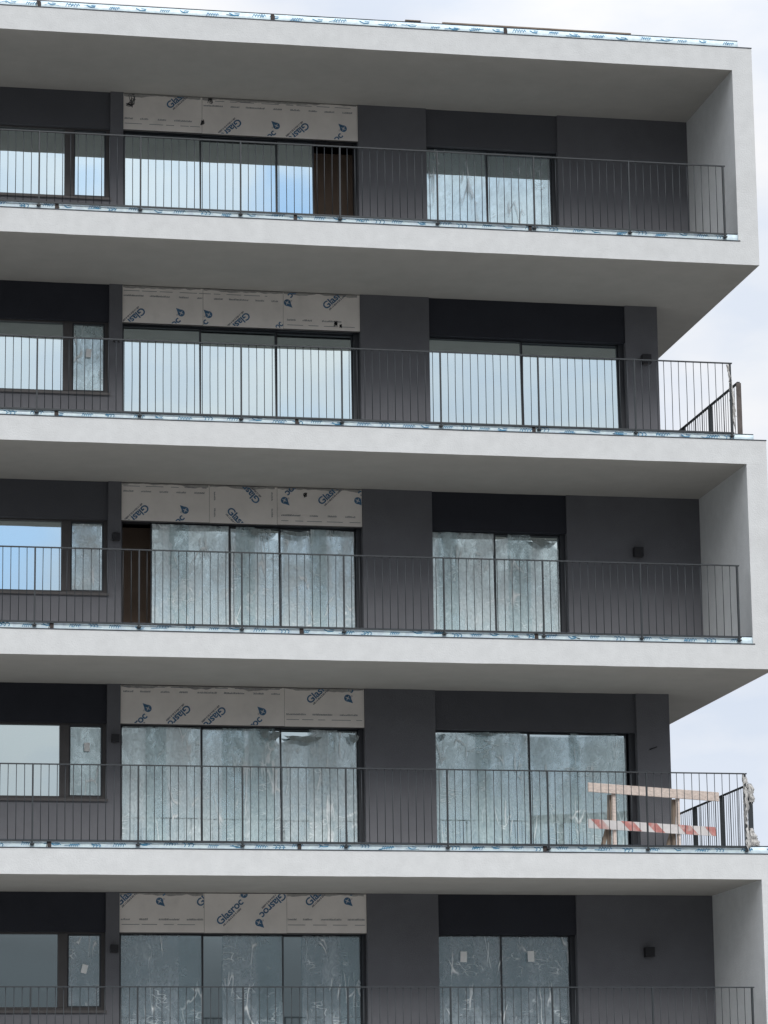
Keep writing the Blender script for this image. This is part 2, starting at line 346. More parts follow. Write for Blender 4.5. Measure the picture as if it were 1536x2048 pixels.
# brown partition boards standing just inside the two open doors
for k, x0, x1 in ((3, 1.0, 2.30), (1, -1.88, -.9)):
    mb = MB(); mb.box(x0, x1, D+1.0, D+1.05, zb(k)+T+.02, zb(k)+2.6); mb.build('inner_board', M['inner_board'], B)

# ------------------------------------------------------------------ printed boards
def font_mesh(body, size, bold=.012, shear=0.0):
    cu = bpy.data.curves.new('t', 'FONT'); cu.body = body; cu.size = size; cu.offset = bold*size; cu.resolution_u = 3; cu.space_character = .95; cu.shear = shear
    o = bpy.data.objects.new('t', cu); COL.objects.link(o); dg = bpy.context.evaluated_depsgraph_get(); dg.update()
    me = bpy.data.meshes.new_from_object(o.evaluated_get(dg)); bpy.data.objects.remove(o); bpy.data.curves.remove(cu); return me
def logo_bm(text=True, drop=True, body='Glasroc'):
    """2D artwork in XY: lettering from x=0, droplet emblem after it, faint strap line under it"""
    bm = bmesh.new()
    if text:
        me = font_mesh(body, .158, .02)
        xs = [v.co.x for v in me.vertices]; s = (.49 if body == 'Glasroc' else .12)/(max(xs)-min(xs)); x0 = min(xs)
        for v in me.vertices: v.co.x = (v.co.x-x0)*s; v.co.y = v.co.y-.053
        bm.from_mesh(me); bpy.data.meshes.remove(me)
        for f in bm.faces: f.material_index = 0
        if body == 'Glasroc':
            rnd = random.Random(3); x = .03
            while x < .40:                    # strap line far too small to read: short upright ticks
                h = rnd.uniform(.018, .030); wv = rnd.uniform(.006, .014)
                vs = [bm.verts.new((x, -.098, 0)), bm.verts.new((x+wv, -.098, 0)), bm.verts.new((x+wv+.003, -.098+h, 0)), bm.verts.new((x+.003, -.098+h, 0))]
                f = bm.faces.new(vs); f.material_index = 1; x += wv+rnd.choice((.004, .005, .006, .014))
    if drop:
        cx, cy, r = .580, .035, .055; pts = []
        for i in range(25):
            a = R(128) + R(284)*i/24; pts.append((cx+r*math.cos(a), cy+r*math.sin(a)))
        pts.append((cx-.004, cy+.112))
        f = bm.faces.new([bm.verts.new((x, y, 0)) for x, y in pts]); f.material_index = 0
        st = []
        for i in range(8):
            a = R(20+45*i); q = .047 if i % 2 == 0 else .012; st.append((cx+q*math.cos(a), cy+q*math.sin(a)))
        f = bm.faces.new([bm.verts.new((x, y, .0012)) for x, y in st]); f.material_index = 2
        if text:
            for i in range(8):
                a0, a1 = R(45*i), R(45*i+45); c2x, c2y = .512, .055
                f = bm.faces.new([bm.verts.new((c2x+q*math.cos(a), c2y+q*math.sin(a), 0)) for q, a in ((.012, a0), (.012, a1), (.008, a1), (.008, a0))]); f.material_index = 1
    return bm
BOARD_Y = D+.022
def place_logo(board, k, anchor, rot, X, Z, rect, text=True, drop=True, body='Glasroc'):
    bm = logo_bm(text, drop, body)
    ax, ay = {'G': (.04, .0), 'D': (.58, .035), 'T': (.06, 0)}[anchor]
    a = R(rot); c, s = math.cos(a), math.sin(a)
    for v in bm.verts:
        x, y = v.co.x-ax, v.co.y-ay; v.co = Vector((X+x*c-y*s, BOARD_Y-.0025-v.co.z, zb(k)+Z+x*s+y*c))
    x0, x1, z0, z1 = rect; e = .006
    for co, no in (((x0+e, 0, 0), (-1, 0, 0)), ((x1-e, 0, 0), (1, 0, 0)), ((0, 0, z0+e), (0, 0, -1)), ((0, 0, z1-e), (0, 0, 1))):
        bmesh.ops.bisect_plane(bm, geom=bm.verts[:]+bm.edges[:]+bm.faces[:], plane_co=co, plane_no=no, clear_outer=True)
    if not bm.faces: bm.free(); return
    me = bpy.data.meshes.new('printed_logo'); bm.to_mesh(me); bm.free()
    for q in ('ink', 'ink_pale', 'ink_white'): me.materials.append(M[q])
    o = bpy.data.objects.new('printed_logo', me); COL.objects.link(o); o.parent = board
boards = {
 3: dict(seams=[-.566], logos=[('G',44,-1.077,2.935,0),('G',224,.007,2.712,1),('D',44,.608,2.686,1),('G',224,1.077,2.712,1),('D',44,1.675,2.699,1)],
    rows=[(-1.78,-.73,2.686,0),(-1.78,-.60,2.605,1),(-.54,1.83,2.960,0),(-.36,1.80,3.040,1)], vrows=[], scr=[(-1.688,2.974,.11),(-.438,3.05,.06),(-.563,2.683,.045)]),
 2: dict(seams=[-.553,.70], logos=[('G',224,-1.495,2.692,0),('D',44,-.891,2.687,0),('D',44,-.463,2.679,1),('G',224,.13,2.684,1),('D',224,.763,2.922,2),('G',44,1.37,2.902,2)],
    rows=[(-1.78,.62,2.935,0),(-1.78,.45,3.012,1),(.76,1.745,2.648,0),(.76,1.82,2.568,1)], vrows=[], scr=[(1.52,2.62,.05),(1.60,2.58,.03)], oc=[(.62,2.56,1)]),
 1: dict(seams=[-.456,.588], logos=[('G',224,-1.431,2.704,0),('D',44,-.828,2.687,0),('G',134,.268,2.875,1),('G',-46,-.133,2.70,1),('D',224,.699,2.887,2),('G',44,1.268,2.892,2),('D',224,1.84,2.916,2)],
    rows=[(-1.77,-.53,2.961,0),(.65,1.88,2.655,0),(.65,1.88,2.570,1),(-1.77,-.5,3.04,1)], vrows=[(-.375,2.60,3.02),(.51,2.62,3.03)], scr=[(1.02,2.98,.04)]),
 0: dict(seams=[.683], logos=[('D',44,-1.386,2.741,0),('G',224,-.793,2.748,0),('G',224,-.258,2.735,0),('D',44,.348,2.72,0),('G',44,1.07,2.915,1),('D',224,1.652,2.951,1)],
    rows=[(-1.756,.66,2.994,0),(-1.756,.61,3.065,1),(.71,1.80,2.690,0),(.71,1.87,2.611,1)], vrows=[], scr=[]),
 -1: dict(seams=[-.539,.70], logos=[('G',44,-1.815,2.948,0),('D',224,-1.205,2.969,0),('G',44,-.606,2.947,0),('G',44,-.308,2.679,1),('G',224,.641,3.061,1),('G',44,1.029,2.964,2),('D',224,1.616,2.987,2)],
    rows=[(-1.777,-.556,2.70,0),(-1.765,-.55,2.625,1),(.714,1.88,2.709,0),(.714,1.88,2.628,1)], vrows=[], scr=[]),
}
for k, d in boards.items():
    xs = [-1.797]+d['seams']+[1.905]; z0, z1 = zb(k)+2.51, zb(k+1)-.012; bl = []
    for i in range(len(xs)-1):
        mb = MB(); yo = .002*(i % 2)
        mb.box(xs[i]+(.0025 if i else 0), xs[i+1]-(.0025 if i < len(xs)-2 else 0), BOARD_Y+yo*0, BOARD_Y+.014, z0-.004*(i % 2), z1)
        bl.append((mb.build('sheathing_board', M['board'], B), (xs[i], xs[i+1], z0, z1), mb))
    for (an, rot, X, Z, bi) in d['logos']: place_logo(bl[bi][0], k, an, rot, X, Z, bl[bi][1])
    for (X, Z, bi) in d.get('oc', []): place_logo(bl[bi][0], k, 'T', 44, X, Z, bl[bi][1], True, False, 'oc')
    rnd = random.Random(40+k)
    def inb(x): return max(i for i in range(len(xs)-1) if xs[i] <= x+1e-6)
    marks = [MB() for _ in bl]
    for (xa, xb, z, faint) in d['rows']:
        x = xa
        while x < xb:
            if faint:
                l = rnd.uniform(.10, .30); l = min(l, xb-x)
                if l > .02: marks[inb(x)].ribbon([(x, zb(k)+z), (x+l, zb(k)+z)], .007, BOARD_Y-.0022)
                x += l+rnd.uniform(.02, .12)
            else:
                wl = rnd.choice((.13, .15, .30)); e = min(x+wl, xb)
                if xs[inb(x)+1] < e: e = xs[inb(x)+1]-.01
                q = x
                while q < e:
                    h = rnd.uniform(.016, .030); marks[inb(x)].ribbon([(q, zb(k)+z-.012), (q+.004, zb(k)+z-.012+h)], .006, BOARD_Y-.0022); q += rnd.uniform(.009, .014)
                x += wl+rnd.uniform(.10, .16)
    for (x, za, zc) in d['vrows']:
        z = za
        while z < zc:
            l = .13; q = z
            while q < min(z+l, zc): marks[inb(x)].ribbon([(x-.012, zb(k)+q), (x+rnd.uniform(0, .014), zb(k)+q)], .006, BOARD_Y-.0022); q += rnd.uniform(.009, .014)
            z += .26
    for i, mk in enumerate(marks):
        xa, xb, _, zt_ = bl[i][1]; x = xa+.006; b0 = bl[i][2]
        def low_(x): return zt_-.001-max(.004, .030+.045*noise.noise(Vector((x*2.3, k*5.1, 0)))+.02*noise.noise(Vector((x*11, k*3.3, 4))))
        while x < xb-.045:
            x2 = x+.04; b0.add([(x, BOARD_Y-.0018, zt_-.001), (x2, BOARD_Y-.0018, zt_-.001), (x2, BOARD_Y-.0018, low_(x2)), (x, BOARD_Y-.0018, low_(x))], [(0, 3, 2, 1)], 2); x = x2
        if mk.f:
            b0 = bl[i][2]; b0.add(mk.v, mk.f, 1); me = bl[i][0].data; me.clear_geometry(); me.from_pydata(b0.v, [], b0.f)
            me.materials.append(M['ink_pale']); me.materials.append(M['filler']); me.polygons.foreach_set('material_index', b0.mi); me.update()
    for (x, z, r) in d['scr']:
        mk = MB(); p = (x, zb(k)+z); pts = [p]
        for _ in range(26):
            q = (x+rnd.uniform(-r, r)*.7, min(zb(k)+3.08, zb(k)+z+rnd.uniform(-r, r))); pts.append(q)
        mk.ribbon(pts, .008, BOARD_Y-.0026); mk.build('marker_scribble', M['ink_black'], bl[inb(x)][0])
    # white packing strip and dark shadow gap under the boards
    mb = MB(); mb.box(-1.797, 1.905, D+.040, D+.058, zb(k)+2.492, zb(k)+2.530); mb.build('lintel_trim', M['frame_brown'], B)

# ------------------------------------------------------------------ windows
def film_mesh(x0, x1, z0, z1, y, seed, droop=None, amp=.018, side=None):
    """wrinkled sheet taped over a pane; droop = [(u, metres the top edge hangs down)]"""
    nx = max(6, int((x1-x0)/.022)); nz = int((z1-z0)/.026); mb = MB()
    def dr(u):
        if not droop: return .012*abs(noise.noise(Vector((u*5, seed, 0))))
        for (a, p), (b, q) in zip(droop[:-1], droop[1:]):
            if a <= u <= b: return p+(q-p)*(u-a)/(b-a)
        return droop[-1][1]
    for j in range(nz+1):
        for i in range(nx+1):
            u, v = i/nx, j/nz; top = z1-dr(u); z = z0+(top-z0)*v
            x = x0+(x1-x0)*u + (.012*noise.noise(Vector((seed, z*2.0, u*3))))*(1 if i in (0, nx) else .6)
            P = Vector((x*2.1+seed*7, z*.8, seed)); w1 = noise.noise(P+Vector((0, 0, noise.noise(Vector((x, z*1.5, seed)))*1.2)))
            w2 = noise.noise(Vector((x*7+z*2.5, z*3.2-x, seed+4))); w3 = abs(noise.noise(Vector((x*4-z*5, z*4+x*3, seed+9))))
            w4 = abs(noise.noise(Vector((x*9+z*4, z*7-x*5, seed+13)))); w5 = abs(noise.noise(Vector((x*2.2+z*1.1, z*1.7, seed+17))))
            patch = max(0, noise.noise(Vector((x*1.7, z*1.3, seed+21)))+.25)
            mb.v.append((x, y-amp*max(.1, 1.1+w1*.8+w2*.35-w5*1.3-w3*1.1*patch*2-w4*.8*patch*2), z))
    for j in range(nz):
        for i in range(nx): q = j*(nx+1)+i; mb.f.append((q, q+1, q+nx+2, q+nx+1)); mb.mi.append(0)
    return mb
def flap(x0, x1, z, h, y, seed):
    """loose film corner folded over itself"""
    mb = MB(); n = 8
    for i in range(n+1):
        u = i/n; x = x0+(x1-x0)*u; hh = h*(math.sin(u*math.pi)**.7*(.6+.4*noise.noise(Vector((u*4, seed, 0)))) + .1)
        mb.v += [(x, y-.012-.01*noise.noise(Vector((u*6, seed, 2))), z+.01*noise.noise(Vector((u*5, seed, 1)))-.10*u*h), (x+.02, y-.035, z-hh-.10*u*h)]
    for i in range(n): mb.f.append((2*i, 2*i+1, 2*i+3, 2*i+2)); mb.mi.append(0)
    return mb
def pane(win, x0, x1, z0, z1, y, k, tilt=(0, 0), low=False):
    mb = MB(); cx, cz = (x0+x1)/2, (z0+z1)/2
    mb.box(x0-cx, x1-cx, -.003, .003, z0-cz, z1-cz)
    o = mb.build('glass_pane', M['glass_low'] if low else M['glass'], win); o.location = (cx, y, cz); o.rotation_euler = (R(tilt[0]), 0, R(tilt[1])); return o
rw = random.Random(11); TILT = -1.2
def sliding(k, x0, x1, panes, films=(), stile=.045, opening=None, low=False, label=None):
    """x0..x1 opening; panes = [(a, b, track)] glass edges"""
    z0, z1 = zb(k)+T+.05, zb(k)+2.497; zt = zb(k)+2.62
    mb = MB(); y0, y1 = D+.13, D+.27
    mb.box(x0, x1, y0, y1, z1, zt); mb.box(x0, x1, y0, y1, z0-.045, z0)          # head and threshold
    mb.box(x0, panes[0][0]-.02 if not opening or opening[0] > x0+.2 else x0+.03, y0+.001, y1-.001, z0, z1)
    rx = panes[-1][1]+.02 if not opening or opening[0] < x0+.2 else x1-.05
    mb.box(max(rx, x1-.10), x1, y0+.001, y1-.001, z0, z1)
    mb.box(x0, x1, y0-.06, y0-.001, z1+.028, zt-.01)                               # roller guide above the head
    f = mb.build('window', M['frame'], B, label=label)
    for i, (a, b, tr) in enumerate(panes):
        y = D+.165+.035*tr; s = MB(); e = .022
        s.box(a-e, a, y-.016, y+.016, z0, z1-.002); s.box(b, b+e, y-.0155, y+.0155, z0, z1-.002)
        s.box(a, b, y-.015, y+.015, z1-.022, z1-.003); s.box(a, b, y-.015, y+.015, z0+.002, z0+.05)
        s.build('sash_frame', M['frame'], f)
        pane(f, a, b, z0+.05, z1-.022, y, k, (TILT+rw.uniform(-.2, .2), rw.uniform(-.15, .15)), low)
    seen = {}
    for (i, u0, u1, mname, droop, seed) in films:
        a, b, tr = panes[i]; seen[i] = seen.get(i, 0)+1; y = D+.165+.035*tr-.018-.014*(seen[i]-1); wx = b-a
        if u1-u0 < .01: continue
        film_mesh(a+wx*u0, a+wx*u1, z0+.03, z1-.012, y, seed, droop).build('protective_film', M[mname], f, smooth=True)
    return f
F = 'film'; FT = 'film_thin'
# storey 3 (top)
sliding(3, -1.8, 1.91, [(-1.76, -.585, 0), (-.56, .62, 1), (.645, 1.20, 0)], opening=(1.27, 1.86))
sliding(3, 3.0, 5.135, [(3.02, 3.99, 0), (4.03, 5.045, 1)], films=[(0, .0, 1, 'film_clear', None, 1.3), (1, 0, 1, 'film_clear', None, 2.1)])
# storey 2
sliding(2, -1.8, 1.91, [(-1.76, -.590, 0), (-.56, .595, 1), (.635, 1.80, 2)])
sliding(2, 3.0, 6.165, [(3.02, 4.49, 0), (4.53, 6.06, 1)])
# storey 1
sliding(1, -1.8, 1.91, [(-1.315, -.145, 0), (-.105, .635, 1), (.67, 1.81, 2)], opening=(-1.77, -1.36),
        films=[(0, 0, 1, F, None, 3.7), (1, 0, 1, F, [(0, .03), (.45, .05), (1, .20)], 4.9), (2, 0, 1, F, [(0, .02), (.25, .05), (.5, .0), (1, .02)], 6.2),
               (0, .22, .48, FT, None, 27.1), (1, .1, .5, FT, None, 28.2), (2, .40, .62, FT, None, 29.4)])
sliding(1, 3.0, 5.135, [(3.02, 3.995, 0), (4.035, 5.035, 1)], films=[(0, 0, 1, F, None, 7.7), (1, 0, 1, F, [(0, .09), (.3, .04), (.7, .10), (.8, .05), (1, .22)], 8.1), (0, .1, .42, FT, None, 31.1), (1, .2, .55, FT, None, 32.2)])
# storey 0
sliding(0, -1.8, 1.91, [(-1.76, -.575, 0), (-.54, .635, 1), (.665, 1.815, 2)],
        films=[(0, 0, 1, F, None, 9.4), (1, 0, 1, F, [(0, .02), (.7, .0), (.82, .02), (1, .24)], 10.9), (2, 0, 1, F, [(0, .20), (.2, .12), (.55, .03), (1, .02)], 12.3),
               (1, .25, .54, FT, None, 21.3), (2, .36, .74, F, None, 22.7), (0, .30, .56, FT, None, 23.9), (1, .60, .93, FT, None, 24.2)])
sliding(0, 3.0, 6.165, [(3.02, 4.475, 0), (4.515, 6.02, 1)], films=[(0, 0, 1, FT, [(0, .10), (.1, .02), (.9, .0), (1, .05)], 13.3), (1, 0, 1, FT, [(0, .05), (.4, .05), (.9, .0), (1, .05)], 14.7),
               (0, .44, .60, FT, None, 25.6), (1, .42, .52, FT, None, 26.6)])
# storey -1
sliding(-1, -1.8, 1.91, [(-1.76, -.565, 0), (-.53, .65, 1), (.68, 1.835, 2)], low=True,
        films=[(0, 0, .72, 'film_low', None, 15.2), (1, .24, .68, 'film_low', None, 16.6), (2, .24, .74, 'film_low', None, 17.1), (0, .72, 1, 'film_haze', None, 5.5), (1, .68, 1, 'film_haze', None, 6.6), (2, .74, 1, 'film_haze', None, 7.6)])
fr = sliding(-1, 3.0, 5.135, [(3.02, 3.97, 0), (4.01, 5.04, 1)], low=True, films=[(0, 0, 1, 'film_low', None, 18.8), (1, 0, 1, 'film_low', None, 19.9)])

# folded loose corners of film
def add_flap(k, x0, x1, z, h, seed):
    flap(x0, x1, zb(k)+z, h, D+.13, seed).build('loose_film', M['film_fold'], B)
add_flap(1, .12, .60, 2.46, .20, 1); add_flap(1, 4.55, 5.0, 2.42, .16, 2); add_flap(0, .28, .62, 2.46, .22, 3)
add_flap(0, .68, 1.25, 2.38, .14, 4); add_flap(0, 1.66, 1.82, 2.42, .2, 5); add_flap(0, 3.5, 4.0, 2.48, .08, 6); add_flap(0, 3.02, 3.16, 2.46, .16, 7)
add_flap(1, .68, 1.1, 2.42, .10, 8)

def fixed_window(k, film_left=None, film_right=None, low=False):
    z0, z1 = zb(k)+1.375, zb(k)+2.49
    mb = MB(); y0, y1 = D+.13, D+.21
    mb.box(XL+.2, -2.0, y0, y1, z1, z1+.09); mb.box(XL+.2, -2.0, y0, y1, z0-.03, z0+.05)
    mb.box(-2.05, -2.0, y0+.001, y1-.001, z0+.05, z1); mb.box(-2.69, -2.55, y0-.008, y1-.001, z0+.05, z1)
    for x in (-4.9, -6.4): mb.box(x-.05, x+.05, y0+.001, y1-.001, z0+.05, z1)
    f = mb.build('window', M['frame_brown'], B)
    s = MB(); s.box(-2.545, -2.53, y0-.004, y1-.01, z0+.05, z1); s.box(-2.075, -2.052, y0-.004, y1-.01, z0+.05, z1); s.box(-2.53, -2.075, y0-.004, y1-.01, z1-.02, z1); s.box(-2.53, -2.075, y0-.004, y1-.01, z0+.05, z0+.065)
    s.build('sash_frame', M['frame'], f)
    pane(f, -2.53, -2.075, z0+.065, z1-.02, D+.17, k, (TILT+rw.uniform(-.2, .2), rw.uniform(-.3, .3)), low)
    pane(f, -4.85, -2.69, z0+.05, z1, D+.172, k, (TILT+rw.uniform(-.2, .2), rw.uniform(-.3, .3)), low)
    pane(f, -6.35, -4.95, z0+.05, z1, D+.172, k, (0, 0), low)
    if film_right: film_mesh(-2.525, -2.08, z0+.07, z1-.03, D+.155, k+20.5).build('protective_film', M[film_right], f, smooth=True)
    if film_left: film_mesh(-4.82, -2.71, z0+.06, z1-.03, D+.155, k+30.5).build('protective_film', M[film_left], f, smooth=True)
    return f
fw3 = fixed_window(3); fw2 = fixed_window(2, None, FT); fw1 = fixed_window(1, None, F); fw0 = fixed_window(0, None, FT); fwm = fixed_window(-1, None, 'film_low', True)
def label_on(f, x, z, k, rot=0, w=.085, h=.13, y=D+.118):
    mb = MB(); mb.box(-w/2, w/2, -.001, .001, -h/2, h/2); o = mb.build('paper_label', M['paper'], f); o.location = (x, y, zb(k)+z); o.rotation_euler = (0, R(rot), 0)
label_on(fr, 3.40, 2.17, -1, 2, .10, .16, D+.105); label_on(fr, 4.44, 2.18, -1, -2, .10, .16, D+.105)
label_on(fw0, -2.285, 2.16, 0); label_on(fwm, -2.30, 1.98, -1, 14); label_on(fw2, -2.3, 2.02, 2, 4)

# ------------------------------------------------------------------ coping flashings with printed film
def squiggle(mb, x, z, kind, y, rnd, s=1.0):
    if kind == 0:
        for dx in (0, .045, .09):
            pts = [(x+dx*s+.028*s*math.cos(R(a)), z+.022*s*math.sin(R(a))) for a in range(-60, 150, 35)]; mb.ribbon(pts, .011, y)
    elif kind == 1:
        for i in range(5): q = x+i*.03*s; mb.ribbon([(q, z-.016), (q+.018*s, z+.026*s+rnd.uniform(-.006, .004)), (q+.035*s, z+.006)], .008, y)
    else:
        mb.ribbon([(x, z+.02), (x+.05*s, z-.01), (x+.11*s, z-.004)], .012, y); mb.ribbon([(x+.06*s, z+.022), (x+.12*s, z+.016)], .008, y)
def coping(k, x1, joints, zt, flip=0):
    t0 = zb(k)+T; y0 = .028; n = 220; mb = MB()
    z1 = zb(k)+zt
    # slightly rippled upstand so the film catches light unevenly
    for i in range(n+1):
        x = XL+(x1-XL)*i/n
        for z, yy in ((t0+.016, 0), ((t0+z1)/2, -.004), (z1, .002)):
            mb.v.append((x, y0+yy+.004*noise.noise(Vector((x*3.3, z*9, k))), z+(.003*noise.noise(Vector((x*2, k, 5))) if z == z1 else 0)))
        mb.v.append((x, .30, z1+.004))
    for i in range(n):
        for j in range(3): q = i*4+j; mb.f.append((q, q+4, q+5, q+1)); mb.mi.append(0)
    mb.f.append((n*4, n*4+3, n*4+2, n*4+1)); mb.mi.append(0)
    pr = mb; rnd = random.Random(60+k); x = XL+.1; i = 0; nf = len(mb.f)
    while x < x1-.15:
        z = (t0+z1)/2+rnd.uniform(-.012, .018)
        if rnd.random() < .6: pr.ribbon([(x+rnd.uniform(-.1, .15), z+rnd.uniform(-.02, .02)), (x+rnd.uniform(-.05, .2), z+rnd.uniform(-.02, .02)), (x+rnd.uniform(0, .2), z+rnd.uniform(-.02, .02))], rnd.uniform(.004, .009), y0-.0083)
        squiggle(pr, x, z, (0, 1, 2, 1)[(i+flip) % 4] if k != 4 else (2, 1)[i % 2], y0-.0085, rnd, rnd.uniform(.9, 1.35)); x += .33+rnd.uniform(-.07, .07); i += 1
    for q in range(nf, len(mb.mi)): mb.mi[q] = 1
    o = mb.build('coping_flashing', [M['filmw'], M['teal']], B, smooth=True)
    d = MB(); d.box(XL, x1+(.0 if k in (3, 1) else XO-x1+.004), -.006, .05, t0+.001, t0+.016)
    d.box(XL, x1, y0+.006, .32, z1+.006, z1+.018)
    d.build('drip_edge', M['drip'], o)
    for xj in joints:
        t = MB(); t.box(xj-.022, xj+.022, y0-.014, y0-.004, t0+.006, z1+.002); t.box(xj-.012, xj+.03, y0-.018, y0-.014, t0+.012, z1-.02)
        for _ in range(4):
            q = xj+rnd.uniform(-.03, .03); t.bar((q, y0-.014, z1-.005), (q+rnd.uniform(-.03, .03), y0-.02, t0+rnd.uniform(-.01, .03)), .009, .004)
        t.build('joint_sealant', M['tape'], o)
    return o
coping(4, 7.392, [-3.34, .15, 3.72], .474)
coping(3, 7.31, [-3.054, .469, 4.035], .474)
coping(2, 7.415, [-3.035, .471, 4.024], .452)
coping(1, 7.31, [-3.07, .516, 3.992], .474)
coping(0, XO-.02, [-3.076, .466, 4.045], .474)
coping(-1, 7.31, [-3.07, .48, 4.03], .474)

# ------------------------------------------------------------------ railings
PX = [-6.281, -4.798, -3.315, -1.830, -.348, 1.142, 2.620, 4.103, 5.583, 7.073]
def railing(k):
    zt, zl = zb(k)+1.545, zb(k)+.468; rnd = random.Random(80+k)
    mb = MB(); mb.box(XL, 7.105, -.022, .012, zt-.010, zt+.006); mb.box(XL, 7.105, -.016, .008, zl-.014, zl+.010)
    f = mb.build('railing', M['metal'], B)
    if k in (2, 0): pass
    for x in PX[1:]:
        p = MB(); p.box(x-.016 if x > 7 else x-.010, x+.012, -.0235, .0135, zb(k)+.400, zt-.0105)
        p.box(x-.03, x+.03, -.026, .02, zb(k)+.412, zb(k)+.432); p.tube([(x, -.034, zb(k)+.422), (x, -.02, zb(k)+.422)], .011)
        bevel(p.build('post', M['metal'], f), .002, 1)
    for a, b in zip(PX[1:-1], PX[2:]):
        for i in range(1, 13):
            x = a+(b-a)*i/13+rnd.uniform(-.0015, .0015); q = MB(); w = rnd.uniform(-.004, .004)
            q.tube([(x, -.004, zl+.010), (x+w, -.004+rnd.uniform(-.002, .002), (zl+zt)/2), (x, -.004, zt-.0105)], .0054, 6)
            q.build('baluster', M['metal'], f, smooth=True)
    q = MB()
    for i in range(26): x = XL+.06+(PX[1]-XL-.1)*i/26; q.tube([(x, -.004, zl+.010), (x, -.004, zt-.0105)], .0058, 6)
    q.build('baluster_row', M['metal'], f, smooth=True)['kind'] = 'stuff'
    return f
for k in range(-1, 4): railing(k)
def side_railing(k, X, ys):
    zt, zl = zb(k)+1.53, zb(k)+.47; mb = MB()
    mb.box(X-.022, X+.022, ys[0], ys[-1], zt-.018, zt); mb.box(X-.015, X+.015, ys[0], ys[-1], zl-.01, zl+.012)
    f = mb.build('side_railing', M['metal'], B)
    for i, y in enumerate(ys):
        p = MB(); p.box(X-.038, X+.038, y-.006, y+.006, zb(k)+T, zt-.019); p.build('post', M['post_worn' if i == 0 and k == 2 else 'metal'], f)
    for a, b in zip(ys[:-1], ys[1:]):
        n = 13
        for i in range(1, n):
            y = a+(b-a)*i/n; q = MB(); q.tube([(X, y, zl+.012), (X, y, zt-.018)], .0050, 6); q.build('baluster', M['metal'], f, smooth=True)
side_railing(2, 7.52, [1.0, 2.5, 4.0, 5.5, 7.0]); side_railing(0, 7.46, [.98, 2.40, 3.85, 5.3, 6.75])

# ------------------------------------------------------------------ wall lamps
def wall_lamp(x, z, k, s=.145, dz=.12):
    mb = MB(); mb.box(x-s/2+.02, x+s/2-.02, D-.012, D-.001, zb(k)+z-s/2+.02, zb(k)+z+s/2-.02)
    mb.box(x-s/2, x+s/2, D-.012-dz, D-.012, zb(k)+z-s/2, zb(k)+z+s/2)
    o = bevel(mb.build('wall_lamp', M['lamp'], B), .005)
    g = MB(); g.box(x-s/2+.03, x+s/2-.03, D-.012-dz+.03, D-.03, zb(k)+z-s/2-.004, zb(k)+z-s/2+.001); g.build('lamp_lens', M['frame_brown'], o)
wall_lamp(6.47, 2.215, 2); wall_lamp(6.25, 2.21, 1); wall_lamp(6.24, 2.235, -1)
wall_lamp(-1.885, 2.235, 1, .115, .08); wall_lamp(-1.88, 2.275, 0, .115, .08); wall_lamp(-1.88, 2.265, -1, .115, .08)
mb = MB(); mb.tube([(-1.935, D+.0, zb(2)+2.19), (-1.93, D-.05, zb(2)+2.19), (-1.925, D-.07, zb(2)+2.16)], .009); mb.tube([(-1.865, D+.0, zb(2)+2.19), (-1.86, D-.05, zb(2)+2.185), (-1.85, D-.06, zb(2)+2.16)], .009)
mb.build('cable_stub', M['lamp'], B)
mb = MB(); mb.tube([(6.36, D+.0, zb(0)+2.235), (6.40, D-.03, zb(0)+2.25), (6.47, D-.02, zb(0)+2.275)], .010); mb.build('cable_stub', M['lamp'], B)

# ------------------------------------------------------------------ loose things
# lath lying along the roof edge
mb = MB(); zr = zb(4)+.494
mb.bar((2.75, .05, zr+.012), (5.70, .05, zr+.012), .03, .02)
mb.bar((2.18, .06, zr+.02), (2.42, .06, zr+.02), .05, .015)
tag(mb.build('timber_lath', M['wood_dark']), 'long thin dark lath lying on top of the roof edge flashing', 'lath')

# warning barrier
bar = bpy.data.objects.new('warning_barrier', None); COL.objects.link(bar); zf = zb(0)+T; bar.location = (0, 0, 0)
tag(bar, 'makeshift timber barrier with one red and white striped board behind the balcony railing', 'barrier')
A = Vector((4.95, .90, 0)); E_ = Vector((7.225, 1.80, 0)); dv = (E_-A); Lb = dv.length; dv.normalize(); nv = Vector((dv.y, -dv.x, 0))
def bp(s, n, z): return A+dv*s+nv*n+Vector((0, 0, zb(0)+z))
mb = MB(); mb.bar(bp(0, 0, 1.434), bp(Lb, 0, 1.428), .028, .138, side=nv); bevel(mb.build('top_board', M['wood'], bar), .004, 1)
mb = MB(); Lr = Lb-.06; z0b, z1b = .830, .965
seg = []; n = 5; P = Lr/4.55
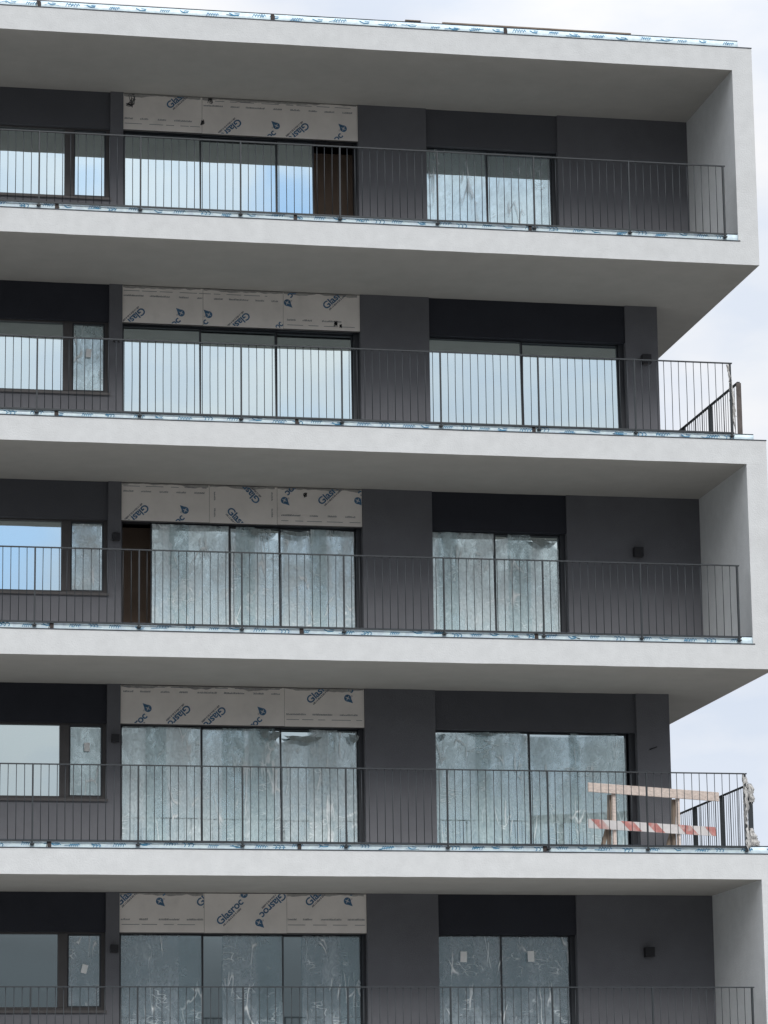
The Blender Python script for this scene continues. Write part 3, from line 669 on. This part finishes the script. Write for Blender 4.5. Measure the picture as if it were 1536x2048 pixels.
# striped board: one solid strip built of slanted colour fields
core = MB(); core.bar(bp(0, -.014, (z0b+z1b)/2), bp(Lr, -.014, (z0b+z1b)/2), .026, z1b-z0b, side=nv)
st = core; sl = .16
for i in range(5):
    s0 = .03+i*P+(0, .03, -.02, .04, .02)[i]; s1 = s0+P*(.40, .44, .36, .46, .40)[i]
    q = [(s0, z1b), (s1, z1b), (s1+sl, z0b), (s0+sl, z0b)]
    q = [(min(max(a, 0), Lr), z) for a, z in q]
    st.add([bp(a, .0015, z) for a, z in q], [(0, 3, 2, 1)], 1)
st.build('striped_board', [M['white_paint'], M['red_paint']], bar)
for s in (.50, 1.70):
    mb = MB(); mb.bar(bp(s, -.055, T+.003), bp(s, -.055, 1.50), .04, .05, side=nv); mb.build('post', M['wood'], bar)
    mb = MB(); mb.bar(bp(s-.06, -.125, T+.003), bp(s-.02, -.125, 1.36), .05, .045, side=nv); mb.build('post', M['wood_dark'], bar)
    mb = MB(); mb.bar(bp(s-.22, -.16, T+.01), bp(s-.02, -.16, .95), .03, .06, side=nv); mb.build('brace', M['wood_dark'], bar)
    mb = MB(); mb.box(-.3, .3, -.03, .03, 0, .05); o = mb.build('foot', M['wood_dark'], bar); o.location = bp(s, -.15, T+.002); o.rotation_euler = (0, 0, math.atan2(dv.y, dv.x)+math.pi/2)

# crumpled plastic wrapped round railing corners
def crumple(name, path, rads, seed, label, n=16):
    mb = MB(); rings = []; rads = [q*.68 for q in rads]
    M_ = 26; L_ = len(path)-1
    for j in range(M_+1):
        t = j/M_*L_; i = min(int(t), L_-1); f = t-i; p = Vector(path[i]).lerp(Vector(path[i+1]), f); r = rads[i]*(1-f)+rads[i+1]*f
        for q in range(n):
            a = 2*math.pi*q/n; d = Vector((math.cos(a), math.sin(a), 0))
            rr = r*(.75+.9*noise.noise(Vector((d.x*1.8+seed, d.y*1.8, p.z*16)))+.5*abs(noise.noise(Vector((d.x*5, d.y*5+seed, p.z*40)))))
            rings.append(p+d*max(rr, .006))
    fs = [(j*n+q, j*n+(q+1) % n, (j+1)*n+(q+1) % n, (j+1)*n+q) for j in range(M_) for q in range(n)]
    fs += [tuple(range(n))[::-1], tuple(M_*n+q for q in range(n))]
    mb.add(rings, fs)
    rnd = random.Random(seed)
    for _ in range(9):
        j = rnd.randrange(2, M_-1); v = Vector(rings[j*n+rnd.randrange(n)]); pts = [v]
        for s in range(5): pts.append(pts[-1]+Vector((rnd.uniform(-.02, .025), rnd.uniform(-.015, .01), rnd.uniform(-.07, -.01))))
        mb.tube(pts, [.006, .007, .006, .006, .005, .003], 4)
    return tag(mb.build(name, M['wrap'], smooth=True), label, 'plastic wrap', 'plastic wrapped round the terrace railing corners')
z2 = zb(2); z0_ = zb(0)
crumple('plastic_wrap', [(7.04, -.01, z2+1.52), (7.08, .0, z2+1.25), (7.11, .0, z2+.95), (7.10, .0, z2+.62)], [.03, .028, .032, .02], 3, 'torn grey plastic strands hanging down the upper terrace railing corner')
crumple('plastic_wrap', [(7.07, 0, z0_+1.55), (7.085, 0, z0_+1.30), (7.075, 0, z0_+.85), (7.10, 0, z0_+.46)], [.05, .05, .038, .06], 5, 'dirty white plastic wrapped around the lower terrace railing corner post')
crumple('plastic_wrap', [(7.46, .98, z0_+1.52), (7.47, .97, z0_+1.40), (7.47, .97, z0_+1.25)], [.055, .075, .06], 9, 'bunched white plastic tied around top of the side railing post')
crumple('plastic_wrap', [(7.46, .97, z0_+.86), (7.48, .95, z0_+.72), (7.50, .95, z0_+.60)], [.035, .085, .09], 13, 'bunched white plastic sagging at foot of the side railing post')
